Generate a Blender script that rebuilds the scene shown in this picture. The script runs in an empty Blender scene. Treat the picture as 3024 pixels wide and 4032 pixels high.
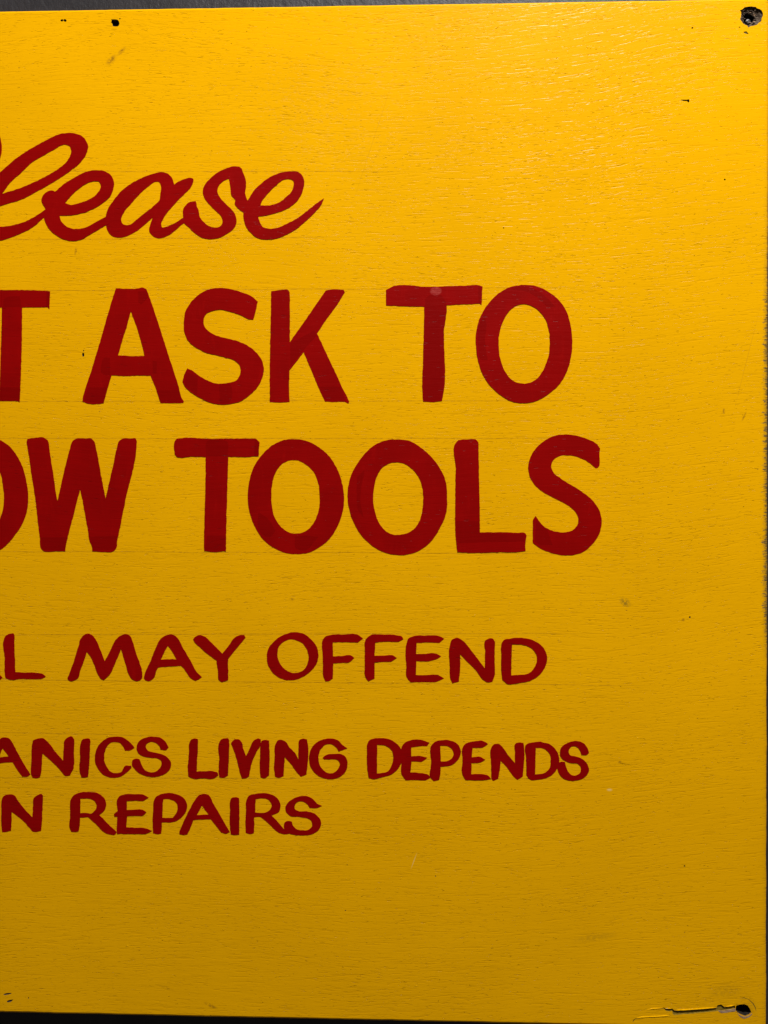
import bpy, bmesh, math, random
from mathutils import Vector, Matrix
from mathutils.geometry import tessellate_polygon, delaunay_2d_cdt

# ---------------------------------------------------------------- camera, light, exposure
S = bpy.context.scene
COL = S.collection
S.view_settings.view_transform = 'Standard'
S.view_settings.look = 'None'
S.view_settings.exposure = 0.0
S.view_settings.gamma = 1.0
S.render.resolution_x, S.render.resolution_y = 768, 1024

cam_data = bpy.data.cameras.new('camera')
cam = bpy.data.objects.new('camera', cam_data)
COL.objects.link(cam)
cam_data.sensor_fit = 'VERTICAL'
cam_data.sensor_height = 24.0
cam_data.lens = 24.0 * 3046.0 / 4032.0
cam_data.clip_start = 0.01
cam_data.clip_end = 50.0
YAW, ROLL = math.radians(1.67), 0.0025
fw = Vector((-math.sin(YAW), math.cos(YAW), 0))
rt = Vector((math.cos(YAW), math.sin(YAW), 0))
up = Vector((0, 0, 1))
r2 = rt * math.cos(ROLL) + up * math.sin(ROLL)
u2 = up * math.cos(ROLL) - rt * math.sin(ROLL)
m = Matrix((r2, u2, -fw)).transposed().to_4x4()
m.translation = Vector((0, -0.470, 0))
cam.matrix_world = m
S.camera = cam

world = bpy.data.worlds.new('World')
S.world = world
world.use_nodes = True
wb = world.node_tree.nodes['Background']
wb.inputs['Color'].default_value = (1.0, 0.86, 0.72, 1)
wb.inputs['Strength'].default_value = 0.065

def lamp(name, loc, aim, power, size, colour):
    d = bpy.data.lights.new(name, 'AREA')
    d.shape = 'DISK'; d.size = size; d.energy = power; d.color = colour
    o = bpy.data.objects.new(name, d); COL.objects.link(o)
    o.location = loc
    o.rotation_euler = (Vector(aim) - Vector(loc)).to_track_quat('-Z', 'Y').to_euler()
lamp('ceiling_lamp', (0.30, -0.84, 1.34), (0.05, 0, 0.0), 38.0, 0.12, (1.0, 0.97, 0.90))

# ---------------------------------------------------------------- measured data
# outlines: board coordinates in tenths of a millimetre from the middle of the board's foot
LETTERS = [
  ('P', 'red script capital P, cut by the left of the picture', 'small', [
    ('=', '-2747 5445,-2680 5503,-2593 5502,-2532 5449,-2504 5372,-2500 5329,-2512 5263,-2552 5198,-2632 5146,-2713 5133c,-2713 5186c,-2646 5205,-2586 5264,-2569 5330,-2586 5396,-2633 5443,-2680 5444,-2727 5405'),
    ('+', '-2680 5437c,-2626 5437c,-2732 4816c,-2793 4816c'),
  ]),
  ('l', 'red script letter l with a tall loop', 'small', [
    ('=', '-2236 4901c,-2310 4839,-2377 4806,-2444 4779,-2511 4762,-2564 4762,-2638 4802,-2672 4881,-2662 4981,-2612 5079,-2565 5132,-2512 5181,-2471 5217,-2425 5256,-2344 5311,-2231 5373,-2137 5414,-2057 5419,-1991 5393,-1962 5337,-1977 5281,-2003 5245,-2077 5183,-2157 5131,-2243 5082,-2377 5014,-2511 4973,-2545 4960,-2575 4927,-2578 4881,-2551 4851,-2511 4847,-2430 4856,-2350 4879,-2283 4914,-2223 4954c,-2213 4924c'),
    ('-', '-2498 5050c,-2438 5127,-2378 5179,-2311 5241,-2244 5280,-2177 5316,-2104 5348,-2074 5335,-2067 5308,-2090 5252,-2137 5207,-2190 5174,-2277 5129,-2377 5087'),
  ]),
  ('e', 'first red script letter e', 'small', [
    ('=', '-2167 5059c,-2110 5107,-2043 5146,-1977 5179,-1917 5189,-1857 5183,-1817 5154,-1800 5111,-1807 5065,-1823 5029,-1870 4987,-1936 4948,-2003 4925,-2076 4913,-2139 4913c,-2133 4887,-2109 4857,-2069 4834,-2029 4830,-1976 4839,-1909 4872,-1849 4904c,-1829 4911c,-1829 4861c,-1856 4848c,-1909 4816,-1956 4790,-2002 4764,-2049 4756,-2109 4765,-2163 4795,-2203 4831,-2226 4871,-2236 4901,-2223 4954c,-2243 4983,-2251 5013,-2230 5049,-2203 5066,-2180 5067'),
    ('-', '-2104 4990c,-2056 5044,-2003 5087,-1943 5118,-1893 5117,-1882 5095,-1890 5066,-1913 5036,-1956 5010,-2016 4988,-2076 4979'),
  ]),
  ('a', 'red script letter a', 'small', [
    ('=', '-1849 4914,-1836 4953,-1810 4993,-1770 5045,-1717 5090,-1657 5126,-1598 5152,-1545 5168,-1498 5173,-1462 5160,-1442 5137,-1428 5097c,-1404 5114,-1364 5130,-1331 5137,-1311 5131,-1311 5106,-1328 5074,-1364 5038,-1404 4999,-1437 4963,-1470 4924,-1496 4885,-1507 4855,-1503 4837,-1476 4839,-1430 4858,-1370 4895c,-1358 4887c,-1365 4861c,-1410 4825,-1456 4789,-1496 4773,-1522 4768,-1560 4783,-1582 4813,-1578 4846,-1560 4895c,-1617 4846,-1670 4807,-1723 4781,-1776 4774,-1809 4783,-1836 4812,-1848 4842,-1851 4875'),
    ('-', '-1518 5000c,-1511 5056,-1511 5095,-1524 5114,-1541 5115,-1584 5089,-1644 5037,-1697 4978,-1736 4933,-1753 4897,-1754 4874,-1740 4855,-1703 4854,-1663 4880,-1617 4919,-1564 4958'),
  ]),
  ('s', 'red script letter s', 'small', [
    ('=', '-1252 5053,-1242 5086,-1212 5125,-1166 5164,-1113 5189,-1054 5204,-1015 5194,-1005 5169,-989 5129,-985 5090,-991 5038c,-978 4998c,-994 4972c,-1040 4979c,-1054 5002c,-1073 5025,-1082 5078,-1086 5110,-1092 5128c,-1120 5117,-1149 5091,-1161 5059,-1153 5029,-1120 4986,-1080 4947,-1053 4914,-1043 4878,-1050 4838,-1073 4812,-1112 4786,-1165 4764,-1211 4760,-1258 4771,-1304 4801,-1337 4834,-1367 4861,-1372 4903,-1370 4949,-1351 4975,-1324 4991,-1295 4994c,-1288 4968,-1277 4935,-1268 4896,-1245 4866,-1212 4840,-1172 4831,-1139 4842,-1129 4875,-1139 4901,-1172 4934,-1212 4974,-1242 5014'),
  ]),
  ('e', 'last red script letter e with a long flicked tail', 'small', [
    ('=', '-975 4995c,-955 5027,-922 5070,-883 5105,-830 5141,-771 5163,-712 5170,-666 5165,-637 5139,-628 5099,-634 5060,-653 5015,-692 4969,-744 4937,-810 4915,-862 4902,-909 4897c,-902 4867,-882 4834,-849 4822,-797 4825,-731 4852,-659 4891,-593 4942,-541 4981,-507 5004c,-521 4968,-554 4926,-606 4877,-672 4822,-731 4787,-796 4761,-849 4755,-908 4763,-954 4795,-984 4834,-999 4880,-1001 4923c,-1034 4946,-1055 4979,-1050 4999,-1034 5018,-994 5023'),
    ('-', '-896 4963c,-882 4997,-850 5036,-804 5082,-751 5120,-719 5123,-696 5113,-693 5084,-705 5048,-738 5015,-784 4980,-836 4964'),
  ]),
  ('T', 'large red capital T cut by the left of the picture', 'small', [
    ('=', '-2668 4449c,-2510 4456,-2366 4456,-2216 4451c,-2196 4446c,-2201 4337c,-2212 4349c,-2294 4348,-2371 4348c,-2372 4129,-2378 3917,-2384 3763c,-2400 3772c,-2515 3772c,-2508 3917,-2502 4129,-2497 4349c,-2581 4349,-2671 4346c'),
    ('*', '-2488 4352c,-2484 4398,-2459 4414,-2386 4419c,-2375 4352c'),
    ('*', '-2503 3857c,-2383 3856c,-2387 3775c,-2511 3775c'),
    ('*', '-2219 4446c,-2201 4443c,-2205 4351c,-2219 4352c'),
  ]),
  ('A', 'large red capital A', 'small', [
    ('=', '-1787 4464c,-1744 4461,-1652 4461,-1616 4466,-1598 4458c,-1588 4432,-1516 4224,-1452 4027,-1395 3851,-1377 3787,-1364 3770c,-1367 3758c,-1437 3758,-1510 3759c,-1519 3788,-1544 3865,-1571 3927c,-1650 3927,-1736 3925,-1811 3929c,-1835 3852,-1853 3788,-1860 3757c,-1899 3753,-1964 3757,-1994 3771c,-1989 3796,-1936 3965,-1879 4155,-1829 4331,-1805 4409'),
    ('-', '-1694 4320c,-1658 4225,-1630 4133,-1608 4047c,-1686 4047,-1772 4051c,-1751 4126,-1722 4218'),
    ('*', '-1871 4014,-1861 4035,-1822 4039c,-1821 3933c,-1861 3935,-1875 3951'),
    ('*', '-1556 4017c,-1531 4014c,-1533 3943c,-1558 3941c'),
    ('*', '-1648 4443c,-1600 4443c,-1588 4407c,-1630 4362c,-1648 4380c'),
    ('*', '-1957 3855c,-1842 3855c,-1861 3761c,-1985 3773c'),
    ('*', '-1529 3837c,-1394 3840c,-1373 3765c,-1508 3765c'),
  ]),
  ('S', 'large red capital S beside the K', 'small', [
    ('=', '-911 4377c,-920 4334,-938 4267c,-966 4269c,-1029 4299,-1086 4317,-1135 4328,-1185 4322,-1224 4304,-1243 4275,-1245 4251,-1234 4219,-1209 4195,-1170 4173,-1114 4156,-1050 4141,-994 4120,-944 4088,-905 4049,-880 4004,-873 3955,-884 3906,-915 3850,-958 3808,-1014 3769,-1070 3754,-1134 3748,-1198 3759,-1261 3787,-1318 3822,-1357 3858,-1373 3889c,-1364 3928,-1343 3970c,-1311 3956,-1269 3924,-1219 3896,-1177 3880,-1127 3876,-1085 3882,-1042 3896,-1021 3927,-1016 3962,-1025 3994,-1053 4018,-1099 4034,-1163 4050,-1220 4063,-1269 4086,-1319 4118,-1351 4160,-1365 4209,-1365 4266,-1355 4322,-1330 4364,-1284 4413,-1235 4444,-1178 4460,-1114 4460,-1058 4449,-1001 4432,-952 4411'),
    ('*', '-1148 3871c,-1085 3875,-1084 3762,-1141 3755c'),
    ('*', '-1354 3949c,-1279 3921c,-1283 3808c,-1357 3868c'),
  ]),
  ('K', 'large red capital K', 'small', [
    ('=', '-829 4440c,-776 4447,-723 4445,-715 4431c,-714 4262,-714 4129c,-635 4241,-565 4342,-495 4443c,-460 4449,-386 4446c,-379 4429c,-425 4355,-495 4261,-547 4181c,-494 4066,-424 3919,-385 3835,-367 3803,-351 3765c,-355 3754c,-378 3766c,-444 3763,-497 3766c,-518 3807,-578 3947,-629 4067c,-669 4014,-716 3956c,-718 3842,-714 3763c,-774 3760,-836 3764c,-837 3913,-833 4193'),
    ('*', '-532 3856c,-399 3856c,-374 3772c,-495 3772c'),
    ('*', '-712 4122c,-565 4199c,-547 4171c,-631 4080c,-711 3982c'),
  ]),
  ('T', 'large red capital T with a pale scuff at its top', 'small', [
    ('=', '-129 4442c,-107 4455,138 4461,361 4467,435 4468,457 4461c,451 4350c,439 4357c,324 4353,226 4347c,224 4165,225 3831,214 3768c,162 3762,99 3766c,96 3794,97 4017,102 4203,104 4340c,-10 4343,-127 4349c'),
    ('*', '107 4351c,113 4389,131 4405,209 4407,223 4388,222 4165c,222 3831c,212 3772c,102 3770c,99 3794c,104 4203c'),
    ('*', '101 3880c,222 3879c,212 3773c,103 3773c'),
    ('*', '431 4461c,451 4458c,447 4359c,433 4360c'),
  ]),
  ('O', 'large red capital O beside the T', 'small', [
    ('=', '708 4469,782 4460,855 4425,922 4369,966 4295,988 4214,997 4118,988 4022,963 3940,926 3874,864 3815,791 3771,702 3754,628 3767,555 3812,488 3879,447 3957,423 4046,416 4135,424 4216,454 4298,501 4368,560 4423,627 4458'),
    ('-', '704 4353,752 4341,804 4303,837 4255,856 4192,862 4103,852 4029,823 3956,783 3900,746 3878,687 3874,643 3889,606 3926,573 3993,558 4060,554 4119,561 4186,583 4253,620 4312,664 4345'),
    ('*', '627 4445,715 4459,804 4422,900 4332c,848 4340,789 4392,693 4437'),
    ('*', '428 4120c,435 4224,472 4298c,480 4223,473 4120,488 4016c,458 4016'),
  ]),
  ('O', 'large red capital O cut by the left of the picture', 'small', [
    ('=', '-2632 3550,-2569 3546,-2507 3531,-2461 3505,-2415 3456,-2369 3373,-2342 3282,-2330 3192,-2336 3101,-2364 3018,-2414 2942,-2467 2882,-2506 2853,-2567 2832,-2630 2828,-2713 2843,-2813 2911,-2883 3001,-2925 3100,-2933 3191,-2922 3281,-2884 3380,-2815 3478,-2715 3539'),
    ('-', '-2631 3414,-2576 3403,-2538 3369,-2507 3331,-2490 3259,-2481 3176,-2487 3108,-2506 3048,-2544 2987,-2590 2961,-2630 2957,-2690 2972,-2737 3025,-2771 3100,-2782 3183,-2772 3274,-2737 3357,-2684 3403'),
  ]),
  ('W', 'large red capital W', 'small', [
    ('=', '-2340 3524,-2335 3540c,-2293 3545,-2228 3545,-2209 3531,-2200 3486,-2186 3396,-2170 3298,-2155 3192,-2147 3156c,-2124 3260,-2094 3388,-2071 3478,-2052 3527,-2030 3540,-1973 3541,-1938 3542,-1923 3527,-1904 3463,-1884 3358,-1861 3238,-1848 3172c,-1823 3283,-1797 3396,-1778 3486,-1763 3527,-1744 3540,-1699 3541,-1661 3540,-1655 3524c,-1661 3441,-1683 3328,-1713 3215,-1736 3103,-1754 3012,-1773 2922,-1787 2858,-1800 2848,-1857 2845,-1929 2848c,-1934 2884,-1944 2906,-1960 2997,-1979 3094,-1994 3177,-2006 3226c,-2025 3155,-2048 3064,-2070 2981,-2089 2906,-2099 2849c,-2161 2847,-2238 2853,-2249 2868,-2257 2935,-2269 3026,-2284 3162,-2308 3312,-2327 3441,-2337 3501'),
    ('*', '-2247 2932c,-2089 2936c,-2100 2857c,-2242 2857c'),
    ('*', '-1944 2937c,-1772 2945c,-1788 2862c,-1925 2854c'),
  ]),
  ('T', 'large red capital T beside the double O', 'small', [
    ('=', '-1420 3524,-1409 3539c,-1367 3545,-1216 3540,-1065 3540,-952 3540,-918 3537,-898 3520c,-901 3479,-903 3434c,-989 3428,-1089 3430c,-1093 3314,-1097 3164,-1101 2977,-1103 2850c,-1120 2853,-1146 2848,-1237 2853c,-1238 2901,-1234 3089,-1230 3276,-1229 3428c,-1306 3430,-1412 3435,-1421 3445c'),
    ('*', '-926 3534c,-902 3519c,-907 3437c,-932 3434c'),
    ('*', '-1225 3434c,-1220 3524,-1155 3534,-1099 3523,-1093 3434c'),
    ('*', '-1218 2947c,-1104 2947c,-1107 2859c,-1233 2858c'),
  ]),
  ('O', 'first large red O of the double O', 'small', [
    ('=', '-689 3537,-614 3527,-532 3486,-464 3423,-416 3341,-389 3255,-380 3173,-393 3076,-422 3001,-471 2927,-530 2878,-598 2844,-665 2836,-740 2844,-815 2877,-883 2933,-932 3015,-960 3097,-970 3179,-963 3269,-940 3351,-895 3426,-832 3490,-764 3527'),
    ('-', '-693 3409,-644 3400,-599 3370,-558 3322,-537 3262,-530 3195,-532 3120,-549 3061,-579 3008,-617 2975,-680 2961,-725 2972,-770 3008,-801 3053,-818 3112,-825 3187,-820 3262,-805 3318,-775 3370,-734 3400'),
    ('*', '-906 3090c,-846 3052,-800 2978c,-838 2940,-898 2978'),
    ('*', '-680 2941c,-620 2949,-538 2941c,-628 2859,-673 2874'),
  ]),
  ('O', 'second large red O of the double O', 'small', [
    ('=', '-107 3533,-46 3535,16 3526,87 3485,154 3423,200 3362,236 3286,246 3194,241 3092,201 2994,140 2907,58 2851,-34 2833,-116 2843,-198 2881,-270 2947,-321 3029,-352 3121,-359 3213,-342 3305,-301 3387,-240 3464,-174 3513'),
    ('-', '-71 3396,-25 3391,26 3362,72 3306,96 3239,101 3163,93 3091,73 3030,37 2984,-14 2961,-85 2958,-126 2978,-167 3029,-193 3101,-203 3172,-197 3244,-178 3316,-137 3372'),
    ('*', '-301 3305c,-260 3346,-275 3244,-280 3152,-260 3060c,-291 3101,-303 3203'),
  ]),
  ('L', 'large red capital L', 'small', [
    ('=', '301 3520,311 3531c,367 3535,423 3531,434 3518c,437 3357,442 3153,445 2973c,516 2973,597 2974,668 2970,719 2966,726 2955c,719 2910,719 2861c,659 2853,557 2853,456 2849,374 2849,308 2852c,298 2939,295 3153,297 3357'),
    ('*', '300 3041c,443 3041c,443 2968c,714 2960c,714 2920c,308 2908c'),
  ]),
  ('S', 'large red capital S at the end of the tools line', 'small', [
    ('=', '1165 3482c,1162 3454,1148 3363,1140 3360c,1102 3393,1042 3424,971 3439,920 3434,885 3409,873 3373,885 3337,926 3302,991 3261,1062 3216,1123 3165,1163 3104,1176 3048,1164 2972,1124 2906,1063 2855,1003 2837,932 2837,851 2857,795 2884,763 2910c,763 3001,770 3062,780 3073c,800 3042,841 3002,901 2979,962 2975,1002 2987,1032 3022,1034 3063,1012 3104,961 3144,891 3180,820 3220,769 3266,738 3327,736 3388,758 3449,809 3510,880 3553,950 3565,1021 3558,1092 3536,1142 3510'),
    ('*', '785 3042c,851 2986c,881 2900c,810 2895c,775 2920c'),
  ]),
  ('L', 'red capital L of the offend line', 'small', [
    ('=', '-2474 2315,-2465 2328,-2440 2338,-2422 2340,-2413 2326c,-2412 2216,-2407 2102c,-2346 2100,-2274 2099,-2235 2090,-2219 2076c,-2238 2064,-2274 2060,-2360 2061,-2453 2058,-2468 2066,-2472 2088,-2474 2180'),
  ]),
  ('M', 'red capital M', 'small', [
    ('=', '-2081 2067,-2074 2085,-2045 2163,-2017 2255,-1999 2311,-1981 2333,-1953 2342,-1931 2333,-1910 2312,-1881 2249,-1851 2175c,-1817 2235,-1782 2306,-1753 2331,-1718 2342,-1696 2331,-1675 2286,-1653 2215,-1632 2159,-1617 2089,-1621 2068,-1653 2053,-1681 2064,-1699 2088,-1721 2158,-1749 2248c,-1781 2172,-1806 2115,-1824 2087,-1856 2056c,-1874 2065,-1892 2093,-1917 2157,-1938 2199,-1961 2230c,-1981 2170,-2002 2114,-2014 2071,-2031 2057,-2056 2049,-2074 2055'),
  ]),
  ('A', 'red capital A cut by the left of the picture, beside the L', 'small', [
    ('=', '-2847 2058,-2845 2075,-2806 2165,-2772 2250,-2750 2293,-2716 2318,-2672 2327,-2646 2315,-2607 2251,-2555 2167,-2512 2090,-2486 2067c,-2503 2052,-2525 2041c,-2555 2060,-2590 2107,-2616 2134c,-2685 2130,-2758 2124c,-2771 2097,-2784 2058,-2819 2038,-2840 2045'),
    ('-', '-2699 2257c,-2668 2217,-2643 2174c,-2694 2174,-2741 2172c,-2720 2216'),
  ]),
  ('A', 'red capital A of the offend line', 'small', [
    ('=', '-1607 2073,-1604 2090,-1566 2179,-1532 2264,-1511 2306,-1477 2332,-1434 2341,-1409 2328,-1370 2265,-1319 2181,-1276 2106,-1251 2082c,-1268 2068,-1289 2057c,-1319 2076,-1353 2122,-1378 2149c,-1447 2145,-1519 2139c,-1532 2112,-1544 2074,-1578 2054,-1600 2061'),
    ('-', '-1460 2271c,-1430 2231,-1406 2189c,-1455 2189,-1502 2187c,-1481 2231'),
  ]),
  ('Y', 'red capital Y', 'small', [
    ('=', '-1304 2312c,-1290 2329,-1256 2338,-1234 2330,-1183 2284,-1124 2227c,-1090 2267,-1039 2331,-1014 2340,-989 2341c,-980 2325c,-1014 2285,-1090 2192c,-1087 2124,-1087 2065c,-1125 2052c,-1145 2065,-1149 2107,-1159 2183c,-1200 2212,-1251 2254,-1294 2295'),
  ]),
  ('O', 'small round red capital O', 'small', [
    ('=', '-676 2360,-625 2351,-575 2313,-545 2272,-535 2230,-545 2171,-574 2129,-625 2090,-692 2067,-743 2070,-793 2093,-832 2135,-851 2202,-845 2248,-811 2299,-752 2341'),
    ('-', '-701 2317,-659 2306,-625 2284,-604 2250,-595 2208,-604 2162,-633 2124,-675 2111,-718 2119,-751 2144,-777 2186,-785 2236,-777 2270,-748 2299'),
  ]),
  ('F', 'red capital F beside the round O', 'small', [
    ('=', '-509 2314,-491 2335,-457 2345,-381 2348,-289 2345,-264 2324c,-293 2300c,-381 2302,-447 2300c,-445 2215c,-389 2217,-335 2221,-315 2206c,-347 2179,-389 2176,-444 2172c,-445 2130,-446 2079c,-473 2064,-490 2062c,-503 2087,-507 2154,-509 2238'),
  ]),
  ('F', 'red capital F beside the E', 'small', [
    ('=', '-249 2311,-235 2333,-205 2347,-134 2350,-50 2345,-27 2338,-17 2323c,-46 2305c,-117 2307,-188 2302c,-191 2220c,-134 2222,-79 2223,-57 2208c,-92 2185c,-142 2184,-191 2180c,-191 2132,-192 2082c,-230 2066c,-247 2089,-251 2156,-251 2240'),
  ]),
  ('E', 'red capital E of the offend line', 'small', [
    ('=', '3 2301,13 2326,42 2340,117 2346,200 2342,232 2328c,201 2301c,125 2303,63 2300c,61 2233c,117 2235,184 2235,211 2220c,184 2202,138 2189,63 2190c,59 2106c,118 2105,193 2106,229 2087c,193 2068,118 2063,26 2062c,5 2087,0 2159'),
  ]),
  ('N', 'red capital N of the offend line', 'small', [
    ('=', '266 2294,276 2320,317 2332,338 2320,384 2270,434 2204,476 2150c,477 2246,479 2317,500 2329,525 2330,537 2309c,535 2205,534 2105,522 2069c,493 2064,472 2075,418 2141,367 2191,327 2234c,328 2161,324 2103,319 2069c,280 2056c,268 2086,263 2161'),
  ]),
  ('D', 'red capital D of the offend line', 'small', [
    ('=', '579 2305,587 2318,625 2330,683 2336,749 2327,807 2298,840 2257,851 2207,837 2157,799 2107,750 2077,684 2063,605 2059,582 2080c,575 2138,575 2230'),
    ('-', '640 2296c,700 2293,749 2277,783 2240,789 2203,779 2165,741 2121,692 2112,635 2108c'),
  ]),
  ('A', 'red capital A cut by the left of the picture', 'small', [
    ('=', '-2503 1690,-2449 1694,-2434 1680,-2402 1624,-2359 1547,-2312 1473c,-2326 1461,-2362 1458c,-2387 1490,-2423 1545c,-2466 1544,-2502 1538,-2517 1534c,-2545 1453,-2574 1445,-2596 1452,-2567 1537,-2539 1623,-2517 1672'),
    ('-', '-2485 1630c,-2449 1581c,-2502 1575,-2510 1573c'),
  ]),
  ('N', 'red capital N beside the I', 'small', [
    ('=', '-2300 1664,-2295 1682,-2266 1694,-2230 1695,-2209 1679,-2158 1616,-2108 1560c,-2105 1628,-2096 1688,-2080 1702,-2055 1709,-2038 1688c,-2040 1614,-2045 1508,-2065 1469c,-2094 1467,-2122 1497,-2180 1556,-2236 1601c,-2240 1541,-2245 1485,-2251 1456c,-2269 1450,-2298 1452c,-2307 1477,-2305 1555'),
  ]),
  ('I', 'red capital I beside the C', 'small', [
    ('=', '-1998 1671,-1990 1689,-1965 1698,-1944 1696,-1938 1679c,-1942 1594,-1947 1509,-1952 1463c,-1972 1458,-1993 1458c,-2003 1488,-2002 1579'),
  ]),
  ('C', 'red capital C', 'small', [
    ('=', '-1665 1643c,-1694 1627,-1723 1625c,-1737 1653,-1759 1674,-1787 1677,-1816 1670,-1840 1638,-1852 1595,-1849 1553,-1833 1518,-1808 1493,-1779 1487,-1747 1496,-1726 1530,-1685 1535c,-1683 1521c,-1708 1495,-1751 1466,-1794 1458,-1844 1468,-1879 1496,-1904 1538,-1910 1587,-1901 1630,-1873 1673,-1830 1703,-1780 1711,-1737 1706,-1702 1685,-1680 1664'),
  ]),
  ('S', 'red capital S touching the C', 'small', [
    ('=', '-1453 1649c,-1467 1633,-1502 1636c,-1513 1659,-1538 1678,-1574 1679,-1591 1665,-1593 1644,-1581 1627,-1538 1616,-1495 1606,-1460 1586,-1438 1551,-1445 1516,-1474 1487,-1523 1469,-1573 1468,-1623 1482,-1659 1509,-1681 1548,-1676 1569,-1659 1578,-1634 1575c,-1623 1549,-1605 1514,-1573 1496,-1538 1497,-1513 1515,-1497 1543,-1499 1564,-1517 1578,-1566 1584,-1616 1594,-1641 1612,-1652 1647,-1638 1682,-1602 1705,-1545 1714,-1503 1706,-1474 1684'),
  ]),
  ('L', 'red capital L of the living line', 'small', [
    ('=', '-1324 1681,-1317 1696,-1287 1706,-1273 1700c,-1272 1651,-1277 1576,-1279 1503c,-1226 1506,-1173 1505,-1150 1495,-1147 1482c,-1173 1463,-1233 1463,-1309 1462,-1332 1474c,-1334 1538,-1328 1613'),
  ]),
  ('I', 'red capital I between L and V', 'small', [
    ('=', '-1141 1683,-1132 1698,-1106 1708,-1085 1706,-1079 1691c,-1081 1593,-1086 1481c,-1120 1466,-1139 1469c,-1143 1488,-1142 1578'),
  ]),
  ('V', 'red capital V', 'small', [
    ('=', '-1068 1677c,-1057 1695,-1023 1703,-1008 1692,-993 1647,-977 1602c,-955 1644,-929 1696,-902 1710,-885 1702c,-891 1663,-913 1625,-940 1558,-958 1479c,-977 1466,-1001 1462c,-1015 1504,-1038 1594'),
  ]),
  ('I', 'red capital I between V and N', 'small', [
    ('=', '-887 1678,-882 1693,-857 1702,-835 1697c,-831 1596,-834 1484c,-868 1467,-887 1476c,-892 1521,-889 1618'),
  ]),
  ('N', 'red capital N beside the G', 'small', [
    ('=', '-795 1679,-786 1696,-760 1703,-733 1691,-711 1658,-677 1624,-656 1585c,-655 1658,-649 1703,-628 1712,-602 1707c,-595 1659,-598 1562,-605 1494c,-639 1478c,-662 1501,-699 1553,-738 1596c,-742 1545,-746 1482c,-778 1470,-797 1477c,-803 1507,-801 1597'),
  ]),
  ('G', 'red capital G', 'small', [
    ('=', '-357 1656c,-408 1635c,-426 1661,-460 1681,-490 1676,-516 1649,-531 1611,-529 1566,-508 1526,-475 1504,-445 1504,-415 1527,-402 1560,-411 1580,-445 1588,-497 1585c,-507 1596c,-490 1612,-445 1620,-400 1620,-366 1602,-355 1565,-366 1516,-400 1482,-452 1467,-504 1473,-557 1506,-583 1547,-591 1592,-580 1644,-550 1685,-505 1708,-460 1715,-415 1704,-385 1676'),
  ]),
  ('D', 'first red capital D of the depends line', 'small', [
    ('=', '-230 1696,-221 1705,-151 1720,-95 1711,-53 1684,-25 1642,-21 1591,-48 1535,-86 1502,-151 1482,-197 1470,-225 1477c,-235 1533,-237 1635'),
    ('-', '-174 1680c,-123 1674,-86 1646,-77 1604,-86 1558,-114 1515,-151 1508,-176 1505c'),
  ]),
  ('E', 'red capital E touching the first D', 'small', [
    ('=', '-24 1670,-12 1689,35 1710,100 1710,143 1695c,128 1674c,81 1673,33 1664c,32 1610c,81 1615,128 1604c,109 1585,35 1580c,28 1513c,82 1511,128 1504,152 1486c,119 1467,63 1468,-2 1466c,-25 1498,-25 1591'),
  ]),
  ('P', 'red capital P of the depends line', 'small', [
    ('=', '154 1677,169 1695,220 1712,276 1708,313 1688,333 1646,322 1604,286 1567,249 1554,211 1550c,210 1510,202 1473c,170 1463c,154 1477,153 1574'),
    ('-', '209 1677c,248 1676,281 1655,288 1627,272 1596,239 1583,211 1582c'),
  ]),
  ('E', 'red capital E between P and N', 'small', [
    ('=', '344 1670,359 1690,405 1705,470 1708,496 1692c,470 1674,402 1668c,399 1610c,452 1612,480 1597c,452 1581,398 1576c,397 1508c,452 1509,498 1500,515 1481c,480 1474,360 1472c,343 1503,343 1595'),
  ]),
  ('N', 'red capital N of the depends line', 'small', [
    ('=', '518 1671,530 1687,563 1693,581 1677,618 1626,658 1580c,658 1645,659 1692,682 1703,710 1700c,715 1664,712 1553,706 1498c,674 1476c,646 1502,609 1552,574 1591c,568 1533,558 1482c,526 1470,517 1482c,515 1570'),
  ]),
  ('D', 'second red capital D of the depends line', 'small', [
    ('=', '728 1692,765 1704,820 1707,876 1689,913 1648,926 1593,913 1547,876 1505,812 1482,747 1482,727 1507c,726 1600'),
    ('-', '784 1673c,830 1668,867 1634,874 1592,862 1541,830 1518,781 1511c'),
  ]),
  ('S', 'red capital S at the end of the depends line', 'small', [
    ('=', '1103 1646c,1087 1632,1059 1631c,1046 1664,1023 1684,995 1680,981 1654,991 1631,1023 1622,1069 1604,1096 1572,1103 1535,1078 1498,1032 1479,986 1476,941 1496,917 1533,915 1570,931 1588,959 1589c,968 1556,986 1520,1019 1506,1046 1520,1055 1553,1041 1576,995 1583,954 1598,929 1630,935 1672,977 1704,1023 1716,1068 1705,1091 1678'),
  ]),
  ('N', 'red capital N of the last line', 'small', [
    ('=', '-2490 1314,-2482 1333,-2448 1347,-2415 1344,-2388 1308,-2348 1259,-2299 1207c,-2295 1277,-2289 1329,-2267 1344,-2241 1352,-2232 1343c,-2235 1277,-2239 1178,-2245 1125c,-2270 1118,-2295 1120c,-2320 1147,-2367 1196,-2427 1238c,-2429 1182,-2432 1123c,-2461 1116,-2488 1114c,-2493 1175,-2493 1254'),
  ]),
  ('R', 'first red capital R of the last line', 'small', [
    ('=', '-2057 1326,-2047 1342,-2007 1363,-1947 1370,-1894 1362,-1857 1338,-1840 1302,-1844 1269,-1860 1246,-1883 1229c,-1853 1200,-1813 1161,-1773 1126c,-1783 1111,-1820 1110c,-1847 1121,-1900 1170,-1953 1215c,-2001 1211c,-2003 1168,-2010 1126c,-2033 1122,-2056 1124c,-2066 1148,-2063 1227'),
    ('-', '-1999 1328c,-1947 1327,-1914 1315,-1898 1288,-1907 1259,-1933 1235c,-1967 1240,-2000 1238c'),
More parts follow.
